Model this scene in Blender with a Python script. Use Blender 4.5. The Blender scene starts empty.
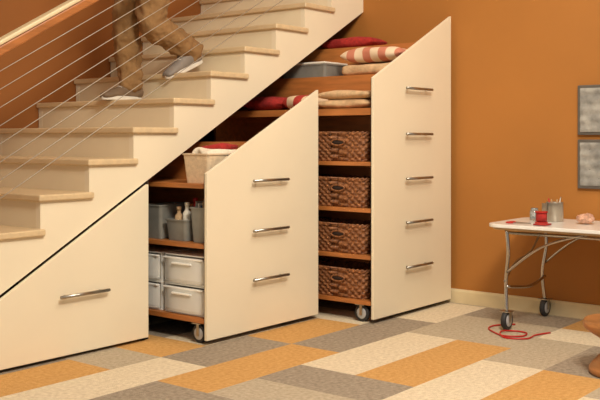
import bpy, bmesh, math, random
from mathutils import Vector, Matrix, Euler, noise
random.seed(7)
scene=bpy.context.scene
try:
    scene.view_settings.view_transform='Standard'
except Exception as e: print(e)
COL=scene.collection

# ---------------------------------------------------------------- materials
def s2l(c):
    return tuple(((v/255)/12.92 if v/255<=0.04045 else (((v/255)+0.055)/1.055)**2.4) for v in c)+(1,)
def mat(name,rgb,rough=0.5,metal=0.0,var=0.08,scale=12,bump=0.0,bscale=80,stretch=(1,1,1),alpha=None,trans=0,coat=0,rgb2=None):
    m=bpy.data.materials.new(name); m.use_nodes=True
    nt=m.node_tree; b=nt.nodes['Principled BSDF']
    c=s2l(rgb)
    tc=nt.nodes.new('ShaderNodeTexCoord'); mp=nt.nodes.new('ShaderNodeMapping')
    mp.inputs['Scale'].default_value=stretch
    nt.links.new(tc.outputs['Object'],mp.inputs[0])
    n=nt.nodes.new('ShaderNodeTexNoise'); n.inputs['Scale'].default_value=scale; n.inputs['Detail'].default_value=4
    nt.links.new(mp.outputs[0],n.inputs['Vector'])
    r=nt.nodes.new('ShaderNodeValToRGB')
    if rgb2 is None:
        lo=[v*(1-var*1.5) for v in c[:3]]+[1]; hi=[min(1,v*(1+var)) for v in c[:3]]+[1]
    else: lo=c; hi=s2l(rgb2)
    r.color_ramp.elements[0].position=0.3; r.color_ramp.elements[1].position=0.7
    r.color_ramp.elements[0].color=lo; r.color_ramp.elements[1].color=hi
    nt.links.new(n.outputs[0],r.inputs[0]); nt.links.new(r.outputs[0],b.inputs['Base Color'])
    b.inputs['Roughness'].default_value=rough; b.inputs['Metallic'].default_value=metal
    if trans: b.inputs['Transmission Weight'].default_value=trans
    if coat: b.inputs['Coat Weight'].default_value=coat
    if alpha: b.inputs['Alpha'].default_value=alpha
    if bump>0:
        n2=nt.nodes.new('ShaderNodeTexNoise'); n2.inputs['Scale'].default_value=bscale; n2.inputs['Detail'].default_value=3
        nt.links.new(mp.outputs[0],n2.inputs['Vector'])
        bp=nt.nodes.new('ShaderNodeBump'); bp.inputs['Strength'].default_value=bump; bp.inputs['Distance'].default_value=0.01
        nt.links.new(n2.outputs[0],bp.inputs['Height']); nt.links.new(bp.outputs[0],b.inputs['Normal'])
    return m
def stripes(name,a,bc,scale=14,axis='X',rough=0.9):
    m=mat(name,a,rough); nt=m.node_tree; b=nt.nodes['Principled BSDF']
    tc=nt.nodes.new('ShaderNodeTexCoord'); w=nt.nodes.new('ShaderNodeTexWave'); w.bands_direction=axis
    w.inputs['Scale'].default_value=scale; w.inputs['Distortion'].default_value=0.6
    nt.links.new(tc.outputs['Object'],w.inputs['Vector'])
    r=nt.nodes.new('ShaderNodeValToRGB'); r.color_ramp.elements[0].position=.45; r.color_ramp.elements[1].position=.55
    r.color_ramp.elements[0].color=s2l(a); r.color_ramp.elements[1].color=s2l(bc)
    nt.links.new(w.outputs[0],r.inputs[0]); nt.links.new(r.outputs[0],b.inputs['Base Color'])
    return m

M_wall=mat('wall_ochre_paint',(172,111,44),0.75,var=0.05,scale=1.2,bump=0.05,bscale=200)
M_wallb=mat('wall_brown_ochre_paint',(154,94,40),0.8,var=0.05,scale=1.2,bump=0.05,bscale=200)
M_ceil=mat('ceiling_paint',(235,228,210),0.9,var=0.02)
M_trim=mat('trim_cream_paint',(222,202,160),0.5,var=0.03)
M_cream=mat('cream_lacquer',(238,224,194),0.45,var=0.02,scale=2)
M_riser=mat('cream_riser_paint',(234,218,184),0.5,var=0.03,scale=3)
M_tread=mat('maple_tread',(216,190,148),0.4,var=0.06,scale=5,stretch=(6,1,6),bump=0.03)
M_oak=mat('orange_plywood',(184,114,56),0.5,var=0.16,scale=4,stretch=(8,1,8))
M_rail=mat('handrail_wood',(170,106,56),0.4,var=0.15,scale=6,stretch=(1,8,8))
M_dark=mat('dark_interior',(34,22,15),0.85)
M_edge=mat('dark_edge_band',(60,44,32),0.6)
M_steel=mat('brushed_steel',(178,172,162),0.28,metal=1,var=0.05)
M_chrome=mat('chrome_tube',(190,186,180),0.2,metal=1,var=0.03)
M_cable=mat('steel_cable',(178,168,152),0.5,metal=0.5,var=0.03)
M_rubber=mat('black_rubber',(46,44,44),0.6)
M_hub=mat('grey_hub',(190,190,190),0.4,metal=.2)
M_wick=mat('wicker_brown',(82,44,24),0.6,scale=60,rgb2=(172,112,66),bump=0.3,bscale=120)
M_slotshade=mat('basket_slot_shade',(40,23,14),0.8)  # dark colour stands in for the shade inside the basket handle slot
M_khaki=mat('khaki_cotton',(144,108,66),0.95,var=0.10,scale=14,bump=0.25,bscale=60)
M_shirt=mat('blue_shirt_cotton',(96,118,150),0.9,var=0.1,bump=0.2,bscale=60)
M_skin=mat('skin',(205,150,118),0.5,var=0.05)
M_hair=mat('brown_hair',(66,44,28),0.6,var=0.2,scale=60,bump=0.6,bscale=150,stretch=(1,1,.3))
M_shoe=mat('grey_suede_shoe',(132,122,112),0.7,var=0.15)
M_shoeb=mat('brown_suede_shoe',(120,98,76),0.7,var=0.15)
M_sole=mat('shoe_sole',(222,214,200),0.6)
M_eye=mat('eye_white',(235,232,225),0.2); M_iris=mat('iris_brown',(60,38,24),0.2); M_lip=mat('lips',(176,98,84),0.5)
M_belt=mat('belt_leather',(60,40,28),0.5)
M_red=stripes('red_cream_blanket',(176,50,38),(224,196,160),2.2,'Y')
M_redp=mat('red_wool',(168,42,36),0.95,var=0.2,scale=40,bump=0.5)
M_creamb=mat('cream_wool',(236,222,196),0.95,var=0.08,scale=30,bump=0.5)
M_pink=stripes('coral_striped_throw',(204,128,100),(232,206,172),2.4,'Y')
M_tan=mat('tan_quilt',(214,178,134),0.95,var=0.14,scale=25,bump=0.5)
M_plastic=mat('clear_plastic',(255,252,244),0.2,var=0.02,alpha=.62)
M_plasw=mat('white_plastic',(255,250,240),0.35,var=.02)
M_greyp=mat('grey_plastic',(150,148,138),0.35,var=0.1,alpha=.8)
M_canvas=mat('canvas_bin',(222,196,160),0.9,var=0.08,scale=40,bump=0.3)
M_paperb=mat('blue_folder',(70,98,130),0.6); M_paperw=mat('paper',(232,226,210),0.8); M_green=mat('green_folder',(100,120,80),0.6)
M_table=mat('white_laminate',(240,238,230),0.25,coat=.3,var=0.02)
M_tunder=mat('table_edge_wood',(190,160,118),0.5)
M_tin=mat('tin_can',(186,178,164),0.3,metal=.9)
M_redplastic=mat('red_plastic',(190,34,30),0.35)
M_pinky=mat('peach_yarn',(226,178,150),0.95,var=0.2,scale=60,bump=0.6)
M_art=mat('art_grey_plaster',(124,122,116),0.8,scale=14,rgb2=(172,168,158),bump=0.4,bscale=40)
M_artf=mat('art_frame_pewter',(104,98,90),0.5,metal=.3)
M_log=mat('turned_wood',(176,118,66),0.4,var=0.25,scale=5,stretch=(1,1,7))
M_glass=mat('glass_jar',(220,226,224),0.1,trans=.8)

# carpet
def carpet(name,rgb,rgb2):
    m=mat(name,rgb,0.97,scale=45,rgb2=rgb2,bump=0.7,bscale=160,stretch=(1,1,1))
    m.node_tree.nodes['Principled BSDF'].inputs['Specular IOR Level'].default_value=0.1
    return m
C_cream=carpet('carpet_cream',(214,196,164),(238,222,192))
C_gold=carpet('carpet_gold',(200,150,86),(220,172,108))
C_grey=carpet('carpet_grey',(144,130,112),(178,163,142))
C_tan=carpet('carpet_tan',(176,160,134),(202,186,160))

# ---------------------------------------------------------------- helpers
def empty(name):
    e=bpy.data.objects.new(name,None); e.empty_display_size=0.1; COL.objects.link(e); return e
def mk(name,verts,faces,m,parent=None,smooth=False,bevel=0,seg=2):
    me=bpy.data.meshes.new(name); me.from_pydata([tuple(v) for v in verts],[],faces); me.update()
    o=bpy.data.objects.new(name,me); COL.objects.link(o)
    if m: me.materials.append(m)
    if smooth:
        for p in me.polygons: p.use_smooth=True
    if bevel>0:
        b=o.modifiers.new('bevel','BEVEL'); b.width=bevel; b.segments=seg; b.limit_method='ANGLE'
    bm=bmesh.new(); bm.from_mesh(me); bmesh.ops.recalc_face_normals(bm,faces=bm.faces); bm.to_mesh(me); bm.free()
    if parent: o.parent=parent
    return o
def boxdata(x0,x1,y0,y1,z0,z1):
    v=[(x0,y0,z0),(x1,y0,z0),(x1,y1,z0),(x0,y1,z0),(x0,y0,z1),(x1,y0,z1),(x1,y1,z1),(x0,y1,z1)]
    f=[(0,3,2,1),(4,5,6,7),(0,1,5,4),(1,2,6,5),(2,3,7,6),(3,0,4,7)]
    return v,f
def box(name,x0,x1,y0,y1,z0,z1,m,parent=None,bevel=0.0,seg=2):
    v,f=boxdata(x0,x1,y0,y1,z0,z1); return mk(name,v,f,m,parent,bevel=bevel,seg=seg)
def prism(name,outline,y0,y1,m,parent=None,bevel=0.0):
    n=len(outline)
    v=[(x,y0,z) for x,z in outline]+[(x,y1,z) for x,z in outline]
    f=[tuple(range(n)),tuple(range(2*n-1,n-1,-1))]+[(i,(i+1)%n,(i+1)%n+n,i+n) for i in range(n)]
    return mk(name,v,f,m,parent,bevel=bevel)
def merge(lst):
    V=[];F=[]
    for v,f in lst:
        o=len(V); V+=list(v); F+=[tuple(i+o for i in q) for q in f]
    return V,F
def catmull(P,sub):
    out=[]
    n=len(P)
    for i in range(n-1):
        p0=P[max(i-1,0)];p1=P[i];p2=P[i+1];p3=P[min(i+2,n-1)]
        for s in range(sub):
            t=s/sub
            out.append([0.5*((2*b)+(-a+c)*t+(2*a-5*b+4*c-d)*t*t+(-a+3*b-3*c+d)*t**3) for a,b,c,d in zip(p0,p1,p2,p3)])
    out.append(list(P[-1])); return out
def loftdata(P,ref=(1,0,0),n=16,sub=5,dome=True):
    # P: list of (x,y,z,rx,ry)
    Q=catmull(P,sub) if sub>1 else [list(p) for p in P]
    ref=Vector(ref); V=[];F=[]
    pts=[Vector(q[:3]) for q in Q]
    def ring(c,t,rx,ry):
        s=t.cross(ref)
        if s.length<1e-4: s=t.cross(Vector((0,1,0.01)))
        s.normalize(); o=s.cross(t).normalized()
        b=len(V)
        for k in range(n):
            a=2*math.pi*k/n; V.append(c+s*math.cos(a)*rx+o*math.sin(a)*ry)
        return b
    rings=[]
    T=[(pts[min(i+1,len(pts)-1)]-pts[max(i-1,0)]).normalized() for i in range(len(pts))]
    if dome:
        r=min(Q[0][3],Q[0][4])
        rings.append(ring(pts[0]-T[0]*r*.6,T[0],Q[0][3]*.5,Q[0][4]*.5)); rings.append(ring(pts[0]-T[0]*r*.35,T[0],Q[0][3]*.82,Q[0][4]*.82))
    for i,q in enumerate(Q): rings.append(ring(pts[i],T[i],q[3],q[4]))
    if dome:
        r=min(Q[-1][3],Q[-1][4])
        rings.append(ring(pts[-1]+T[-1]*r*.35,T[-1],Q[-1][3]*.82,Q[-1][4]*.82)); rings.append(ring(pts[-1]+T[-1]*r*.6,T[-1],Q[-1][3]*.5,Q[-1][4]*.5))
    for a,b in zip(rings,rings[1:]):
        for k in range(n): F.append((a+k,a+(k+1)%n,b+(k+1)%n,b+k))
    F.append(tuple(rings[0]+k for k in range(n))[::-1]); F.append(tuple(rings[-1]+k for k in range(n)))
    return V,F
def tube(name,pts,r,m,parent=None,n=10,sub=5,ref=(0.13,0.21,0.97)):
    v,f=loftdata([(*p,r,r) for p in pts],ref=ref,n=n,sub=sub,dome=False)
    return mk(name,v,f,m,parent,smooth=True)
def fuse(name,parts,m,parent,voxel=0.012,disp=0,dscale=0.1,smooth=4):
    v,f=merge(parts); o=mk(name,v,f,m,parent,smooth=True)
    r=o.modifiers.new('remesh','REMESH'); r.mode='VOXEL'; r.voxel_size=voxel; r.use_smooth_shade=True
    s=o.modifiers.new('smooth','SMOOTH'); s.iterations=smooth; s.factor=.5
    if disp:
        t=bpy.data.textures.new(name+'_tex','CLOUDS'); t.noise_scale=dscale
        d=o.modifiers.new('disp','DISPLACE'); d.texture=t; d.strength=disp; d.mid_level=.5
    return o
def lathe(prof,c,axis='Z',n=28):
    V=[];F=[];c=Vector(c)
    for r,h in prof:
        for k in range(n):
            a=2*math.pi*k/n; p=(r*math.cos(a),r*math.sin(a),h)
            if axis=='Y': p=(p[0],p[2],p[1])
            if axis=='X': p=(p[2],p[0],p[1])
            V.append(c+Vector(p))
    m=len(prof)
    for i in range(m-1):
        for k in range(n): F.append((i*n+k,i*n+(k+1)%n,(i+1)*n+(k+1)%n,(i+1)*n+k))
    F.append(tuple(range(n))); F.append(tuple((m-1)*n+k for k in range(n)))
    return V,F
def ellip(c,rx,ry,rz,n=16,m=10):
    prof=[(max(0.02,math.sin(math.pi*i/m)),-math.cos(math.pi*i/m)) for i in range(m+1)]
    V,F=lathe(prof,(0,0,0),n=n)
    return [Vector(c)+Vector((v.x*rx,v.y*ry,v.z*rz)) for v in V],F

# ---------------------------------------------------------------- camera
A=math.radians(38.8)
cam=bpy.data.cameras.new('camera'); co=bpy.data.objects.new('camera',cam); COL.objects.link(co)
co.location=(0,0,1.2); co.rotation_euler=(math.pi/2,0,A-math.pi/2)
cam.sensor_width=36; cam.lens=55.2; cam.shift_y=-62/600; cam.clip_start=0.05
scene.camera=co

# ---------------------------------------------------------------- room
XW=5.95; YW=5.53; H=4.3
def build_floor():
    s=.35; x0=3.8-s*17; y0=2.0-s*10; NX,NY=24,22
    mats=[C_cream,C_gold,C_grey,C_tan]
    V=[];F=[];MI=[]
    rnd=random.Random(14)
    def q(xa,xb,ya,yb,ci):
        xa=max(xa,-2.0); xb=min(xb,XW+.0); ya=max(ya,-1.5); yb=min(yb,YW)
        if xb-xa<.001 or yb-ya<.001: return
        b=len(V); V.extend([(xa,ya,0),(xb,ya,0),(xb,yb,0),(xa,yb,0)]); F.append((b,b+1,b+2,b+3)); MI.append(ci)
    col={}
    for i in range(NX):
        for j in range(NY):
            if (i,j) in col: continue
            if (i,j)==(17,10): w,h,c=2,1,0
            else:
                opts=[(2,1),(2,1),(2,1),(3,1),(1,2),(1,2),(1,3),(2,2)]; rnd.shuffle(opts)
                for w,h in opts+[(1,2),(2,1),(1,1)]:
                    cells=[(i+a,j+b) for a in range(w) for b in range(h)]
                    if all(k not in col and k not in ((17,10),(18,10)) and k[0]<NX and k[1]<NY for k in cells): break
                else: w,h=1,1
                nb={col.get((i-1,j+b)) for b in range(h)}|{col.get((i+a,j-1)) for a in range(w)}|{col.get((i+a,j+h)) for a in range(w)}
                ch=[c for c in (0,1,2,0,1,2) if c not in nb]
                if not ch: ch=[3]
                c=rnd.choice(ch)
            for a in range(w):
                for b in range(h): col[(i+a,j+b)]=c
            q(x0+i*s,x0+(i+w)*s,y0+j*s,y0+(j+h)*s,c)
    me=bpy.data.meshes.new('floor'); me.from_pydata(V,[],F)
    for m in mats: me.materials.append(m)
    for p,c in zip(me.polygons,MI): p.material_index=c
    o=bpy.data.objects.new('floor',me); COL.objects.link(o)
build_floor()
box('wall_right',XW,XW+.12,-1.5,YW+.12,0,H,M_wall)
box('wall_back',-2,XW,YW,YW+.12,0,H,M_wallb)
box('ceiling',-2,XW+.12,-1.5,YW+.12,H,H+.1,M_ceil)
prism('baseboard_right',[(XW,0),(XW-.018,0),(XW-.018,.085),(XW-.012,.1),(XW,.1)],-1.5,4.13,M_trim)

# ---------------------------------------------------------------- staircase
RUN,RISE=.323,.183
OV=.022; TT=.036
nx=lambda k:2.605+RUN*k
nz=lambda k:.715+RISE*k
zb=lambda x:.940+.5535*(x-3.69)
st=empty('staircase')
YS=4.145
pts=[(nx(-3)+OV,.0)]
for k in range(-3,11):
    pts.append((nx(k)+OV,nz(k)-TT))
    pts.append(((nx(k+1)+OV) if k<10 else XW-.001,nz(k)-TT))
pts.append((XW-.001,zb(XW)))
xb0=3.69+(0-.94)/.5535
pts2=pts+[(xb0,0)]
prism('stringer_near',pts2,YS,YS+.04,M_cream,st)
prism('stringer_far',pts2,YW-.045,YW-.005,M_cream,st)
for k in range(-3,11):
    x1=nx(k+1)+OV+.02 if k<10 else XW-.002
    box('tread_%d'%(k+4),nx(k),x1,YS-.025,YW-.004,nz(k)-TT,nz(k),M_tread,st,bevel=.009,seg=3)
    zlo=nz(k-1) if k>-3 else 0.0
    box('riser_%d'%(k+4),nx(k)+OV+.001,nx(k)+OV+.02,YS+.002,YW-.006,zlo,nz(k)-TT-.0005,M_riser,st)
sof=[(xb0+.15,.083),(XW-.002,zb(XW)+.0),(XW-.002,zb(XW)+.02),(xb0+.15,.103)]
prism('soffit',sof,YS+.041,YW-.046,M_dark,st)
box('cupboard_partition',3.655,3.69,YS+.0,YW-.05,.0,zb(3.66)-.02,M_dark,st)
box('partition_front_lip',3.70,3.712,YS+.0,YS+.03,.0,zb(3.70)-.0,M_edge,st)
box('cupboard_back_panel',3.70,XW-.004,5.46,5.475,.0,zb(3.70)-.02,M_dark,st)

# railing
rl=empty('stair_railing')
nl=lambda x:.715+.5666*(x-2.605)
def slopebar(name,x0,x1,yc,dz0,dz1,w,m):
    o=[(x0,nl(x0)+dz0),(x1,nl(x1)+dz0),(x1,nl(x1)+dz1),(x0,nl(x0)+dz1)]
    return prism(name,o,yc-w/2,yc+w/2,m,rl,bevel=.008)
YR=4.185
slopebar('handrail',1.60,XW-.003,YR,.84,.895,.06,M_rail)
slopebar('top_rail_cap',1.60,XW-.003,YR,.897,.925,.075,M_trim)
for i in range(8):
    h=.1+.094*i
    x0=1.75;x1=XW-.003
    tube('cable_%d'%(i+1),[(x0,YR,nl(x0)+h),(x1,YR,nl(x1)+h)],.0022,M_cable,rl,n=8,sub=1)
box('newel_post',1.70,1.76,YR-.03,YR+.03,nz(-3),nl(1.73)+.84,M_steel,rl,bevel=.004)

# ---------------------------------------------------------------- handles
def handle(par,name,x,y,z,w=.33):
    t=tube(name,[(x-w/2,y-.034,z),(x+w/2,y-.034,z)],.0095,M_steel,par,n=12,sub=1)
    for s in(-1,1):
        v,f=lathe([(.006,0),(.006,-.034)],(x+s*w*.36,y,z),'Y',n=12)
        mk(name+'_post',v,f,M_steel,par,smooth=True)
def caster(par,name,x,y,r=.055,ax='Y',top=.12,w=.026):
    c=(x,y,r)
    v,f=lathe([(r*.55,-w/2),(r*.9,-w/2),(r,-w*.3),(r,w*.3),(r*.9,w/2),(r*.55,w/2)],c,ax,n=28)
    mk(name+'_tyre',v,f,M_rubber,par,smooth=True)
    v,f=lathe([(.004,-w*.62),(r*.62,-w*.56),(r*.66,-w*.5),(r*.66,w*.5),(r*.62,w*.56),(.004,w*.62)],c,ax,n=24)
    mk(name+'_hub',v,f,M_hub,par,smooth=True)
    d=w*.5+.006
    for s in(-1,1):
        if ax=='Y':
            prism(name+'_fork',[(x-.012,r-.012),(x+.012,r-.012),(x+.03,top-.004),(x-.012,top-.004)],y+s*d-.002,y+s*d+.002,M_steel,par)
        else:
            box(name+'_fork',x+s*d-.002,x+s*d+.002,y-.010,y+.010,r-.012,top-.004,M_steel,par)
    box(name+'_plate',x-.035,x+.035,y-.035,y+.035,top-.005,top,M_steel,par)

# ---------------------------------------------------------------- closed drawer
d1=empty('pull_out_cabinet')
Y1=4.115
prism('front_panel',[(2.17,.02),(3.686,.02),(3.686,zb(3.686)-.012),(2.17,zb(2.17)-.012)],Y1,Y1+.025,M_cream,d1,bevel=.002)
handle(d1,'handle',3.2,Y1,.345)
box('carcass_side',3.60,3.62,Y1+.026,5.3,.06,.8,M_oak,d1)
box('carcass_base',2.3,3.60,Y1+.035,5.3,.04,.06,M_oak,d1)

# ---------------------------------------------------------------- cabinet 2 (middle)
d2=empty('pull_out_cabinet')
Y2=3.735
XA,XB=3.79,4.840
prism('front_panel',[(XA,.03),(XB,.03),(XB,1.52),(XA,.995)],Y2,Y2+.02,M_cream,d2,bevel=.002)
prism('front_backing',[(XA+.004,.032),(XB-.004,.032),(XB-.004,1.515),(XA+.004,.992)],Y2+.0205,Y2+.026,M_edge,d2)
for z in (.94,.636,.338): handle(d2,'handle',4.325,Y2,z)
ya,yb=Y2+.028,5.15
box('shelf_bottom',XA+.02,XB-.02,ya,yb,.12,.148,M_oak,d2)
box('shelf_middle',XA+.02,XB-.02,ya,yb,.555,.58,M_oak,d2)
box('shelf_top',XA+.02,4.22,ya,yb,.905,.93,M_oak,d2)
box('shelf_upper',4.24,XB-.02,ya,yb,1.15,1.175,M_oak,d2)
box('divider',4.22,4.24,ya,yb,.149,1.175,M_oak,d2)
box('back_panel',XA+.02,XB-.02,yb,yb+.02,.12,.93,M_oak,d2)
box('upright',XA+.02,XA+.04,4.55,4.57,.149,.9,M_oak,d2)
box('base_rail',XA+.06,XB-.03,ya+.2,yb-.1,.105,.12,M_edge,d2)
for x in(XA+.045,XB-.12):
    for y in(Y2+.10,4.95): caster(d2,'caster',x,y,.055,'X',.119)

# ---------------------------------------------------------------- cabinet 3 (tall)
d3=empty('pull_out_cabinet')
Y3=3.335; XC,XD=4.905,5.90
prism('front_panel',[(XC,.03),(XD,.03),(XD,2.085),(XC,1.59)],Y3,Y3+.02,M_cream,d3,bevel=.002)
prism('front_backing',[(XC+.004,.032),(XD-.004,.032),(XD-.004,2.08),(XC+.004,1.585)],Y3+.0205,Y3+.026,M_edge,d3)
for z in (1.536,1.227,.926,.631,.33): handle(d3,'handle',5.415,Y3,z)
ya,yb=Y3+.028,4.75
for n_,z in (('shelf_bottom',.142),('shelf_2',.437),('shelf_3',.742),('shelf_4',1.045)):
    box(n_,XC+.010,5.25,ya,yb,z-.026,z,M_oak,d3)
box('shelf_5',XC+.010,5.25,ya,yb,1.35,1.395,M_oak,d3)
box('shelf_6',5.27,5.57,ya,yb,1.60,1.64,M_oak,d3)
box('shelf_7',5.59,XD-.01,ya,yb,1.85,1.875,M_oak,d3)
box('divider_low',5.25,5.27,ya,yb,.116,1.64,M_oak,d3)
box('divider_high',5.57,5.59,ya,yb,.116,1.875,M_oak,d3)
box('shelf_bottom_rear',5.27,XD-.01,ya,yb,.116,.142,M_oak,d3)
box('back_panel',XC+.010,XD-.01,yb,yb+.02,.116,1.39,M_oak,d3)
box('upright',XC+.010,XC+.030,3.875,3.895,.143,1.349,M_oak,d3)
for x in(XC+.045,XD-.12):
    for y in(Y3+.12,4.55): caster(d3,'caster',x,y,.056,'X',.115)

# ---------------------------------------------------------------- wicker baskets
def basket_mesh():
    W,D,Hh=.44,.31,.19
    rows=9; sub=4; NP=208
    def per(t,w,d):
        a=2*math.pi*t; ex=.22
        c,s=math.cos(a),math.sin(a)
        return (math.copysign(abs(c)**ex,c)*d/2, math.copysign(abs(s)**ex,s)*w/2,c,s)
    V=[];F=[]
    T=[]
    N0=2000; acc=[0]; P=[per(i/N0,W,D) for i in range(N0+1)]
    for i in range(N0): acc.append(acc[-1]+math.dist(P[i][:2],P[i+1][:2]))
    L=acc[-1]; j=0
    for k in range(NP):
        t=L*k/NP
        while acc[j+1]<t: j+=1
        T.append(j/N0)
    R=rows*sub+1
    for r in range(R):
        v=r/(R-1); row=min(int(v*rows),rows-1); fr=v*rows-row
        tp=.90+.10*v
        for k in range(NP):
            x,y,c,s=per(T[k],W*tp,D*tp)
            off=.0085*math.sin(2*math.pi*k/8+math.pi*(row%2))*math.sin(math.pi*fr)+.003*math.sin(math.pi*fr)
            nxn=x/(D/2); nyn=y/(W/2); e=8
            gx=math.copysign(abs(nxn)**e,nxn); gy=math.copysign(abs(nyn)**e,nyn); gl=math.hypot(gx,gy)+1e-6
            V.append((x+gx/gl*off,y+gy/gl*off,v*Hh))
    for r in range(R-1):
        for k in range(NP): F.append((r*NP+k,r*NP+(k+1)%NP,(r+1)*NP+(k+1)%NP,(r+1)*NP+k))
    F.append(tuple(range(NP))[::-1])
    b=len(V)
    for v in (1,.08):
        for k in range(NP):
            x,y,_,_=per(T[k],W*.93,D*.9); V.append((x,y,v*Hh))
    for k in range(NP):
        F.append((b+k,b+(k+1)%NP,b+NP+(k+1)%NP,b+NP+k)); F.append(((R-1)*NP+k,(R-1)*NP+(k+1)%NP,b+(k+1)%NP,b+k))
    F.append(tuple(b+NP+k for k in range(NP)))
    for ph in (0,math.pi):
        M=NP
        b=len(V)
        for k in range(M):
            x,y,_,_=per(T[k],W,D); a=2*math.pi*k/10+ph
            sc=1+.016*math.cos(a)
            cx,cy,cz=x*sc,y*sc,Hh-.004+.006*math.sin(a)
            l=math.hypot(x,y); ox,oy=x/l,y/l
            for q in range(6):
                b2=2*math.pi*q/6
                V.append((cx+ox*.007*math.cos(b2),cy+oy*.007*math.cos(b2),cz+.007*math.sin(b2)))
        for k in range(M):
            for q in range(6): F.append((b+k*6+q,b+k*6+(q+1)%6,b+((k+1)%M)*6+(q+1)%6,b+((k+1)%M)*6+q))
    hp=[]
    for i in range(17):
        a=2*math.pi*i/16; hp.append((-D/2-.004,.055*math.cos(a),Hh*.66+.02*math.sin(a),.006,.006))
    v,f=loftdata(hp,ref=(1,0,.01),n=8,sub=1,dome=False)
    o=len(V); V+=[tuple(q) for q in v]; F+=[tuple(i+o for i in q) for q in f]
    nf=len(F)
    v,f=ellip((-D/2+.002,0,Hh*.66),.010,.05,.017,14,8)  # dark blob paints the shaded handle opening; no hole is cut
    o=len(V); V+=[tuple(q) for q in v]; F+=[tuple(i+o for i in q) for q in f]
    me=bpy.data.meshes.new('wicker_basket'); me.from_pydata(V,[],F)
    me.materials.append(M_wick); me.materials.append(M_slotshade)
    for i,p in enumerate(me.polygons):
        p.use_smooth=True
        if i>=nf: p.material_index=1
    return me
bme=basket_mesh()
for z in (.143,.438,.743,1.046):
    for y in (3.64,4.15):
        o=bpy.data.objects.new('wicker_basket',bme); COL.objects.link(o); o.location=(5.085,y,z)

# ---------------------------------------------------------------- blankets
def soft(x0,x1,y0,y1,z0,z1,amp=.004,seed=0,puff=False):
    n=28; V=[];F=[]
    m=26
    for j in range(m+1):
        t=2*j/m-1
        if puff: t=math.sin(t*math.pi/2)
        y=(y0+y1)/2+(y1-y0)/2*t
        if puff: sh=max(.06,(1-abs(t)**3.2))**.45
        else:
            e=min(j,m-j); sh=1-.0 if e>1 else (.93 if e==1 else .8)
        for k in range(n):
            a=2*math.pi*k/n
            hx=(x1-x0)/2; hz=(z1-z0)/2
            cx=math.copysign(abs(math.cos(a))**(.45 if puff else .28),math.cos(a))*hx
            cz=math.copysign(abs(math.sin(a))**(.85 if puff else .6),math.sin(a))*hz*sh
            p=Vector(((x0+x1)/2+cx*(1-(1-sh)*.15),y,(z0+z1)/2+cz))
            d=noise.noise(p*9+Vector((seed,0,0)))*amp
            p.x+=d*2.0
            if math.sin(a)>0: p.z+=d
            V.append(p)
    for j in range(m):
        for k in range(n): F.append((j*n+k,j*n+(k+1)%n,(j+1)*n+(k+1)%n,(j+1)*n+k))
    F.append(tuple(range(n))[::-1]); F.append(tuple(m*n+k for k in range(n)))
    return V,F
def blanket(name,x0,x1,y0,y1,z,layers,th,m,seed=0,puff=False):
    parts=[]
    for i in range(layers):
        d=.006*math.sin(seed+i*2.1)
        parts.append(soft(x0+abs(d),x1-abs(d),y0+abs(d),y1-abs(d),z+i*th*.94,z+i*th*.94+th,amp=.010,seed=seed+i,puff=puff))
    v,f=merge(parts); return mk(name,v,f,m,None,smooth=True)
blanket('folded_blanket',4.935,5.22,3.39,3.85,1.397,2,.064,M_tan,1,True)
blanket('folded_blanket',4.94,5.22,3.90,4.16,1.397,1,.10,M_red,2,True)
blanket('folded_blanket',4.935,5.22,4.17,4.54,1.397,1,.10,M_redp,4,True)
blanket('folded_blanket',5.29,5.56,3.39,3.88,1.642,1,.080,M_tan,5)
blanket('cushion',5.29,5.56,3.40,3.90,1.642+.089,1,.11,M_pink,6,True)
blanket('cushion',5.61,5.87,3.85,4.35,1.877,1,.085,M_redp,8,True)

# storage boxes ----------------------------------------------------
def tray(name,x0,x1,y0,y1,z0,z1,m,t=.006,flare=.01,lid=None,mlid=None,rim=True):
    V=[];F=[]
    def rr(x0,x1,y0,y1,z):
        b=len(V); r=.02
        for cx,cy,a0 in((x1-r,y1-r,0),(x0+r,y1-r,90),(x0+r,y0+r,180),(x1-r,y0+r,270)):
            for i in range(5):
                a=math.radians(a0+i*22.5); V.append((cx+r*math.cos(a),cy+r*math.sin(a),z))
        return b
    R=[rr(x0+flare,x1-flare,y0+flare,y1-flare,z0),rr(x0,x1,y0,y1,z1)]
    if rim: R+= [rr(x0-.006,x1+.006,y0-.006,y1+.006,z1),rr(x0-.006,x1+.006,y0-.006,y1+.006,z1+.008)]
    R+=[rr(x0+t,x1-t,y0+t,y1-t,z1+(.008 if rim else 0)),rr(x0+flare+t,x1-flare-t,y0+flare+t,y1-flare-t,z0+t)]
    for a,b in zip(R,R[1:]):
        for k in range(20): F.append((a+k,a+(k+1)%20,b+(k+1)%20,b+k))
    F.append(tuple(R[0]+k for k in range(20))); F.append(tuple(R[-1]+k for k in range(20)))
    e=empty(name); mk('body',V,F,m,e,smooth=False)
    if lid:
        box('lid',x0-.008,x1+.008,y0-.008,y1+.008,z1+.0085,z1+.022,mlid or m,e,bevel=.005)
        box('lid_ridge',x0+.03,x1-.03,y0+.03,y1-.03,z1+.0222,z1+.028,mlid or m,e,bevel=.003)
    return e
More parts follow.
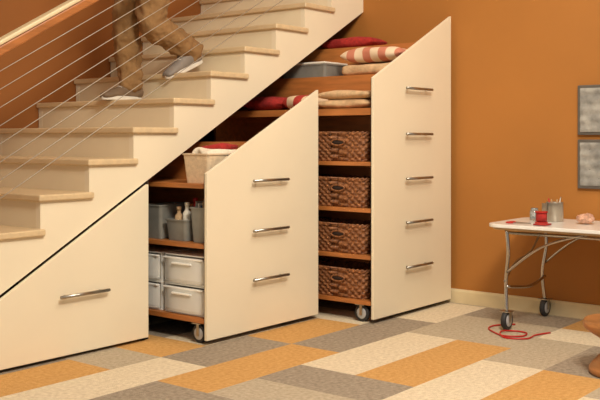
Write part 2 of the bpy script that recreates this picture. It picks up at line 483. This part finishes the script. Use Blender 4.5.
def pdrawers(y0,y1):
    e=empty('plastic_drawer_unit')
    x0,x1=3.85,4.18; z0=.149
    for i in range(2):
        za=z0+i*.178
        box('shell_top',x0,x1,y0,y1,za+.166,za+.176,M_plasw,e,bevel=.003)
        box('shell_bottom',x0,x1,y0,y1,za,za+.008,M_plasw,e)
        box('shell_side',x0,x1,y0,y0+.008,za+.008,za+.166,M_plastic,e); box('shell_side',x0,x1,y1-.008,y1,za+.008,za+.166,M_plastic,e)
        N=16; V=[];F=[]
        for a in range(N+1):
            t=a/N; y=y0+.012+(y1-y0-.024)*t; bx=x0-.006-.022*(1-(2*t-1)**4)
            for xx,zz in((bx,za+.014),(bx-.004,za+.03),(bx-.004,za+.145),(bx,za+.158),(bx+.005,za+.158),(bx+.005,za+.014)): V.append((xx,y,zz))
        for a in range(N):
            for k in range(6): F.append((a*6+k,a*6+(k+1)%6,(a+1)*6+(k+1)%6,(a+1)*6+k))
        F.append(tuple(range(6))); F.append(tuple(N*6+k for k in range(6)))
        mk('drawer_front',V,F,M_plastic,e)
        box('front_rim',x0-.030,x0-.004,y0+.012,y1-.012,za+.150,za+.160,M_plasw,e,bevel=.003)
        box('drawer_lip',x0-.044,x0-.03,y0+.10,y1-.10,za+.120,za+.132,M_plasw,e,bevel=.003)
        mk('contents',*soft(x0+.0,x1-.02,y0+.03,y0+.20,za+.012,za+.115,.01,i),M_creamb,e,smooth=True)
        mk('contents_2',*soft(x0+.0,x1-.02,y0+.205,y1-.03,za+.012,za+.095,.01,i+4),[M_tan,M_paperw][i],e,smooth=True)
pdrawers(3.79,4.15); pdrawers(4.18,4.50)
def caddy(name,x0,x1,y0,y1,z,m,h=.16):
    return tray(name,x0,x1,y0,y1,z,z+h,m,flare=.012)
c=caddy('file_bin',3.85,4.11,3.79,3.94,.581,M_greyp,.20)
for i in range(6):
    box('folder_%d'%i,3.88,4.08,3.812+i*.02,3.818+i*.02,.60,.80+.012*(i%3),[M_paperw,M_greyp,M_tan,M_paperb][i%4],c)
c=caddy('craft_caddy',3.85,4.11,3.97,4.15,.581,M_greyp,.12)
for i,(xx,yy,hh,mm) in enumerate([(3.91,4.02,.22,M_paperw),(3.91,4.09,.19,M_tan),(4.00,4.04,.24,M_redplastic),(4.03,4.10,.2,M_rail)]):
    v,f=lathe([(.024,0),(.026,.01),(.026,hh*.7),(.012,hh*.8),(.012,hh*.9),(.015,hh*.9),(.015,hh)],(xx,yy,.592),n=18)
    mk('bottle_%d'%i,v,f,mm,c,smooth=True)
c=caddy('craft_caddy',3.85,4.11,4.19,4.34,.581,M_greyp,.2)
c=tray('canvas_bin',3.86,4.19,3.79,4.01,.931,1.10,M_canvas,flare=.015)
mk('fabric',*soft(3.89,4.16,3.82,3.98,1.03,1.135,.02,3),M_creamb,c,smooth=True)
mk('fabric_red',*soft(3.98,4.15,3.83,3.96,1.13,1.16,.02,5),M_redp,c,smooth=True)
c=tray('storage_bin',5.29,5.55,4.02,4.44,1.642,1.73,M_greyp,lid=True,mlid=M_paperw)

# ---------------------------------------------------------------- wall art
for i,(z0,z1) in enumerate(((1.22,1.55),(.865,1.19))):
    e=empty('wall_art_panel')
    y1=2.396;y0=2.06
    box('panel',XW-.025,XW-.002,y0,y1,z0,z1,M_artf,e,bevel=.004)
    V=[];F=[];N=24
    for a in range(N+1):
        for b in range(N+1):
            y=y0+.02+(y1-y0-.04)*a/N; z=z0+.02+(z1-z0-.04)*b/N
            V.append((XW-.030-.004*math.sin(9*b/N*math.pi+1.5*noise.noise(Vector((y*8,z*8,i))))-.003*noise.noise(Vector((y*30,z*30,0))),y,z))
    for a in range(N):
        for b in range(N): F.append((a*(N+1)+b,(a+1)*(N+1)+b,(a+1)*(N+1)+b+1,a*(N+1)+b+1))
    mk('relief',V,F,M_art,e,smooth=True)

# ---------------------------------------------------------------- table
tb=empty('folding_craft_table')
tz=.66; tx0,tx1,ty1,ty0=5.26,5.90,2.74,1.25
def rrect(x0,x1,y0,y1,r,n=8):
    o=[]
    for cx,cy,a0 in((x1-r,y1-r,0),(x0+r,y1-r,90),(x0+r,y0+r,180),(x1-r,y0+r,270)):
        for i in range(n+1):
            a=math.radians(a0+i*90/n); o.append((cx+r*math.cos(a),cy+r*math.sin(a)))
    return o
def slab(name,o,z0,z1,m,par,bev=.004):
    n=len(o); V=[(x,y,z0) for x,y in o]+[(x,y,z1) for x,y in o]
    F=[tuple(range(n))[::-1],tuple(range(n,2*n))]+[(i,(i+1)%n,(i+1)%n+n,i+n) for i in range(n)]
    return mk(name,V,F,m,par,bevel=bev)
slab('top',rrect(tx0,tx1,ty0,ty1,.10),tz-.022,tz,M_table,tb)
slab('top_underframe',rrect(tx0+.02,tx1-.02,ty0+.02,ty1-.02,.09),tz-.036,tz-.0225,M_tunder,tb)
for ye,s in ((2.60,-1),(1.37,1)):
    for x in (5.30,5.87):
        inn=1 if x<5.5 else -1
        tube('leg',[(x,ye,tz-.037),(x+.0*inn,ye+.01*s,.48),(x+.015*inn,ye-.012*s,.30),(x,ye,.10)],.012,M_chrome,tb)
        caster(tb,'caster',x,ye,.060,'Y',.118,w=.032)
        tube('brace',[(x,ye,.36),(x+.02*inn,ye+.22*s,.53),(x+.03*inn,ye+.48*s,tz-.04)],.008,M_chrome,tb)
    tube('cross_bar',[(5.30,ye,.27),(5.585,ye+.02*s,.24),(5.87,ye,.27)],.010,M_chrome,tb)
    tube('diagonal_bar',[(5.30,ye+.014,.30),(5.45,ye+.018,.40),(5.70,ye+.018,.46),(5.86,ye+.014,.60)],.008,M_chrome,tb)
for x in(5.33,5.84): tube('apron_tube',[(x,1.37,tz-.055),(x,2.6,tz-.055)],.010,M_chrome,tb,sub=1)
def lobj(name,prof,c,m,n=28,axis='Z'):
    v,f=lathe(prof,c,axis,n); return mk(name,v,f,m,None,smooth=True)
sp=empty('thread_spool')
v,f=lathe([(.040,0),(.040,.008),(.012,.009),(.012,.066),(.040,.067),(.040,.075)],(5.50,2.46,tz+.001),n=26); mk('reel',v,f,M_redplastic,sp)
v,f=lathe([(.013,.010),(.034,.011),(.035,.035),(.034,.065),(.013,.0655)],(5.50,2.46,tz+.001),n=26); mk('thread',v,f,M_redp,sp,smooth=True)
def can(name,x,y,r,h,tools):
    e=empty(name)
    v,f=lathe([(r*.97,0),(r,.004),(r,h),(r*1.03,h),(r*1.03,h+.004),(r*.94,h+.004),(r*.94,.006),(.003,.005)],(x,y,tz+.001),n=28); mk('can',v,f,M_tin,e,smooth=True)
    for i in range(tools):
        a=i*2.4; dx=math.cos(a)*r*.5; dy=math.sin(a)*r*.5
        tube('tool_%d'%i,[(x+dx*.4,y+dy*.4,tz+.012),(x+dx*1.5,y+dy*1.5,tz+h+.02+.01*(i%3))],.004,[M_tunder,M_redplastic,M_steel][i%3],e,n=8,sub=1)
can('pencil_tin',5.68,2.45,.055,.12,4)
can('tin_can',5.80,2.55,.038,.10,0)
lobj('glass_jar',[(.028,0),(.03,.01),(.03,.06),(.022,.07),(.024,.08),(.02,.08),(.02,.068),(.026,.06),(.026,.012),(.003,.01)],(5.66,2.58,tz+.001),M_glass)
e=empty('yarn_ball')
v,f=ellip((5.62,2.22,tz+.033),.055,.055,.032,20,12); mk('core',v,f,M_pinky,e,smooth=True)
P=[]
for i in range(90):
    a=i*.55; b=i*.173
    p=Vector((math.cos(a),math.sin(a)*math.cos(b),math.sin(a)*math.sin(b))); P.append((5.62+p.x*.056,2.22+p.y*.056,tz+.036+p.z*.033))
tube('strand',P,.0025,M_pinky,e,n=6,sub=2)
e=empty('scissors')
for s in(-1,1):
    ring=[(5.38+s*.022+.016*math.cos(2*math.pi*i/12),2.61+.02*math.sin(2*math.pi*i/12),tz+.007) for i in range(13)]
    tube('handle_loop',ring,.005,M_redplastic,e,n=8,sub=2,ref=(.1,.1,1))
    V,F=merge([boxdata(-.006,.006,-.12,0,0,.003)])
    V=[Vector((5.38+s*.016-s*(-vy)*.16+vx*(1+vy*6),2.595+vy,tz+.004+vz+(.003 if s>0 else 0))) for vx,vy,vz in V]
    mk('blade',V,F,M_steel,e)
mk('cloth_swatch',*soft(5.33,5.43,2.36,2.44,tz+.001,tz+.012,.006,9),M_redp,None,smooth=True)
tube('red_cord',[(5.46,2.62,.006),(5.36,2.70,.006),(5.25,2.70,.006),(5.16,2.62,.006),(5.10,2.52,.006),(5.16,2.43,.006),(5.26,2.45,.006),(5.27,2.53,.006),(5.18,2.58,.012),(5.06,2.50,.006),(5.11,2.38,.006),(5.24,2.38,.006),(5.36,2.34,.006)],.005,M_redplastic,n=8)

# ---------------------------------------------------------------- turned wooden stool
prof=[(.16,0),(.175,.01),(.17,.04),(.12,.10),(.10,.14),(.12,.18),(.19,.225),(.205,.25),(.20,.27),(.18,.275),(.05,.27),(.004,.269)]
q=catmull([(r,h,0,0) for r,h in prof],4)
v,f=lathe([(max(.003,p[0]),max(0,p[1])) for p in q],(4.67,1.64,0),n=48); mk('turned_wooden_stool',v,f,M_log,None,smooth=True)

# ---------------------------------------------------------------- man
man=empty('man_walking_downstairs')
zA=nz(4); zB=nz(5)
hr=Vector((4.46,5.13,2.34)); hl=Vector((4.46,4.94,2.34))
kr=Vector((4.385,5.15,1.94)); ar=Vector((4.44,5.16,zA+.105))
kl=Vector((4.42,4.93,1.945)); al=Vector((4.785,4.92,zB+.15))
def legp(h,k,a):
    m1=h.lerp(k,.5); c=k.lerp(a,.35); d=k.lerp(a,.75)
    return [(*h,.115,.120),(*m1,.106,.114),(*k,.086,.092),(*c,.084,.090),(*d,.078,.084),(*a,.074,.080)]
pel=[(4.47,5.035,2.27,.14,.11),(4.47,5.035,2.36,.185,.13),(4.475,5.035,2.45,.170,.118),(4.475,5.035,2.52,.150,.105)]
fuse('trousers',[loftdata(legp(hr,kr,ar),ref=(1,0,0)),loftdata(legp(hl,kl,al),ref=(1,0,.3)),loftdata(pel,ref=(1,0,0),n=20)],M_khaki,man,.010,disp=.05,dscale=.07,smooth=2)
tor=[(4.475,5.035,2.44,.174,.125),(4.475,5.035,2.56,.158,.118),(4.465,5.035,2.70,.175,.13),(4.455,5.035,2.82,.185,.125),(4.45,5.035,2.89,.13,.095),(4.445,5.035,2.93,.07,.07)]
def armp(sh,el,wr): return [(*sh,.062,.062),(*sh.lerp(el,.5),.055,.055),(*el,.046,.046),(*el.lerp(wr,.4),.044,.044),(*wr,.034,.036)]
shl=Vector((4.455,4.85,2.83)); ell=Vector((4.36,4.79,2.56)); wrl=Vector((4.18,4.80,2.40))
shr=Vector((4.455,5.22,2.83)); elr=Vector((4.55,5.27,2.57)); wrr=Vector((4.45,5.29,2.34))
fuse('shirt',[loftdata(tor,ref=(1,0,0),n=22),loftdata(armp(shl,ell,wrl),ref=(1,0,.4)),loftdata(armp(shr,elr,wrr),ref=(1,0,.1))],M_shirt,man,.011,disp=.01,dscale=.08,smooth=3)
bp=[(4.475+.13*math.cos(2*math.pi*i/24),5.035+.178*math.sin(2*math.pi*i/24),2.45) for i in range(25)]
tube('belt',bp,.014,M_belt,man,n=8,sub=1,ref=(.01,.02,1))
hc=Vector((4.42,5.035,3.08))
parts=[loftdata([(4.445,5.035,2.89,.055,.058),(4.44,5.035,3.0,.053,.056)],ref=(1,0,0)),
 ellip(hc+Vector((.015,0,.03)),.098,.077,.095,20,14),ellip(hc+Vector((-.03,0,-.045)),.065,.058,.07,18,12),
 ellip(hc+Vector((-.075,0,-.09)),.022,.026,.02),
 loftdata([(hc.x-.083,hc.y,hc.z+.015,.008,.008),(hc.x-.102,hc.y,hc.z-.022,.013,.012),(hc.x-.092,hc.y,hc.z-.032,.014,.010)],ref=(0,1,0),n=10)]
for s in(-1,1):
    parts.append(ellip(hc+Vector((.02,s*.078,-.01)),.020,.009,.033))
    parts.append(ellip(hc+Vector((-.075,s*.032,.022)),.016,.022,.008))
fuse('head',parts,M_skin,man,.005,smooth=3)
for s in(-1,1):
    v,f=ellip(hc+Vector((-.078,s*.031,.004)),.012,.014,.009); mk('eye',v,f,M_eye,man,smooth=True)
    v,f=ellip(hc+Vector((-.088,s*.031,.003)),.004,.006,.006); mk('iris',v,f,M_iris,man,smooth=True)
v,f=ellip(hc+Vector((-.088,0,-.062)),.010,.024,.007); mk('mouth',v,f,M_lip,man,smooth=True)
hp=[ellip(hc+Vector((.03,0,.055)),.100,.084,.088,20,14),ellip(hc+Vector((.06,0,.0)),.062,.074,.08,18,12),ellip(hc+Vector((-.05,0,.105)),.045,.06,.03)]
fuse('hair',hp,M_hair,man,.006,disp=.008,dscale=.02,smooth=2)
def hand(name,w,d,nrm,side):
    d=d.normalized(); nrm=(nrm-d*nrm.dot(d)).normalized(); s=d.cross(nrm)*side
    def P(a,b,c): return w+d*a+s*b+nrm*c
    parts=[loftdata([(*P(-.03,0,0),.026,.020),(*P(.02,0,0),.034,.017),(*P(.06,0,0),.040,.015),(*P(.085,0,.002),.038,.012)],ref=tuple(nrm),n=14)]
    for b,l,r in((-.030,.062,.0075),(-.010,.074,.0082),(.010,.080,.0084),(.030,.070,.008)):
        parts.append(loftdata([(*P(.07,b,0),r,r),(*P(.09,b*1.05,.0),r,r),(*P(.09+l*.45,b*1.1,.012),r*.95,r*.95),(*P(.09+l*.75,b*1.1,.030),r*.88,r*.88),(*P(.09+l*.88,b*1.1,.046),r*.75,r*.75)],ref=tuple(s+d*.01),n=10,sub=3))
    parts.append(loftdata([(*P(.015,.022,.004),.013,.013),(*P(.045,.048,.012),.011,.011),(*P(.07,.060,.022),.0095,.0095),(*P(.092,.062,.032),.008,.008)],ref=tuple(nrm),n=10,sub=3))
    fuse(name,parts,M_skin,man,.0038,smooth=2)
hand('left_hand',wrl+(wrl-ell).normalized()*.02,wrl-ell,Vector((0.2,1,0)),-1)
hand('right_hand',wrr+(wrr-elr).normalized()*.02,wrr-elr,Vector((0.2,-1,0)),1)
def shoe(name,pos,pitch,m,yaw=0):
    L=[(.185,.050,.026,.034),(.165,.058,.036,.046),(.12,.066,.038,.056),(.075,.062,.036,.052),(.03,.050,.039,.040),(-.02,.042,.045,.031),(-.06,.036,.045,.026),(-.095,.028,.036,.020)]
    pr=[]
    for x,z,ry,rz in L: pr.append((x,0,z-.006,ry,rz))
    up=loftdata(pr,ref=(0,0,1),n=18)
    ank=loftdata([(.13,0,.07,.036,.045),(.135,0,.13,.038,.045)],ref=(1,0,0),n=16)
    R=Matrix.Translation(pos)@Matrix.Rotation(yaw,4,'Z')@Matrix.Rotation(pitch,4,'Y')@Matrix.Scale(1.16,4)
    def tr(d): 
        return [R@Vector((v[0],v[1],max(v[2],.012))) for v in d[0]],d[1]
    fuse(name+'_upper',[tr(up),tr(ank)],m,man,.006,smooth=3)
    o=[]
    for i in range(40):
        a=2*math.pi*i/40; x=.045+.152*math.cos(a); y=math.sin(a)*(.043+.010*math.cos(a+math.pi)); 
        o.append((x,y-.0))
    n=len(o); V=[(x,y,0.0) for x,y in o]+[(x,y,.024) for x,y in o]
    V=[R@Vector(v) for v in V]
    F=[tuple(range(n))[::-1],tuple(range(n,2*n))]+[(i,(i+1)%n,(i+1)%n+n,i+n) for i in range(n)]
    mk(name+'_sole',V,F,M_sole,man,bevel=.005)
    for i in range(4):
        x=.0+.022*i; z=.066+.013*i
        P=[R@Vector((x,-.022,z-.006)),R@Vector((x-.004,0,z+.002)),R@Vector((x,.022,z-.006))]
        tube(name+'_lace',[tuple(p) for p in P],.0035,M_sole,man,n=6,sub=3)
shoe('right_shoe',Vector((4.315,5.16,zA+.001)),0,M_shoeb,.06)
shoe('left_shoe',Vector((4.655,4.92,zB+.004)),math.radians(-22),M_shoe,-.04)
man.location=(-.35,-.42,0)

# ---------------------------------------------------------------- lights
def area(name,loc,tgt,size,power,col):
    l=bpy.data.lights.new(name,'AREA'); l.shape='DISK'; l.size=size; l.energy=power; l.color=col
    o=bpy.data.objects.new(name,l); COL.objects.link(o); o.location=loc
    o.rotation_euler=(Vector(tgt)-Vector(loc)).to_track_quat('-Z','Y').to_euler()
area('key_area_light',(1.8,0.2,4.1),(4.9,3.8,.6),1.2,250,(1,.93,.82))  # unseen key lamp, set up high to give the light from front left
area('fill_light_right',(3.8,1.6,4.1),(4.9,2.8,.2),1.0,50,(1,.92,.80))  # added fill lamp over the table side, no fixture there
w=bpy.data.worlds.new('world'); scene.world=w; w.use_nodes=True
bg=w.node_tree.nodes['Background']; bg.inputs[0].default_value=(1,.95,.88,1); bg.inputs[1].default_value=.37
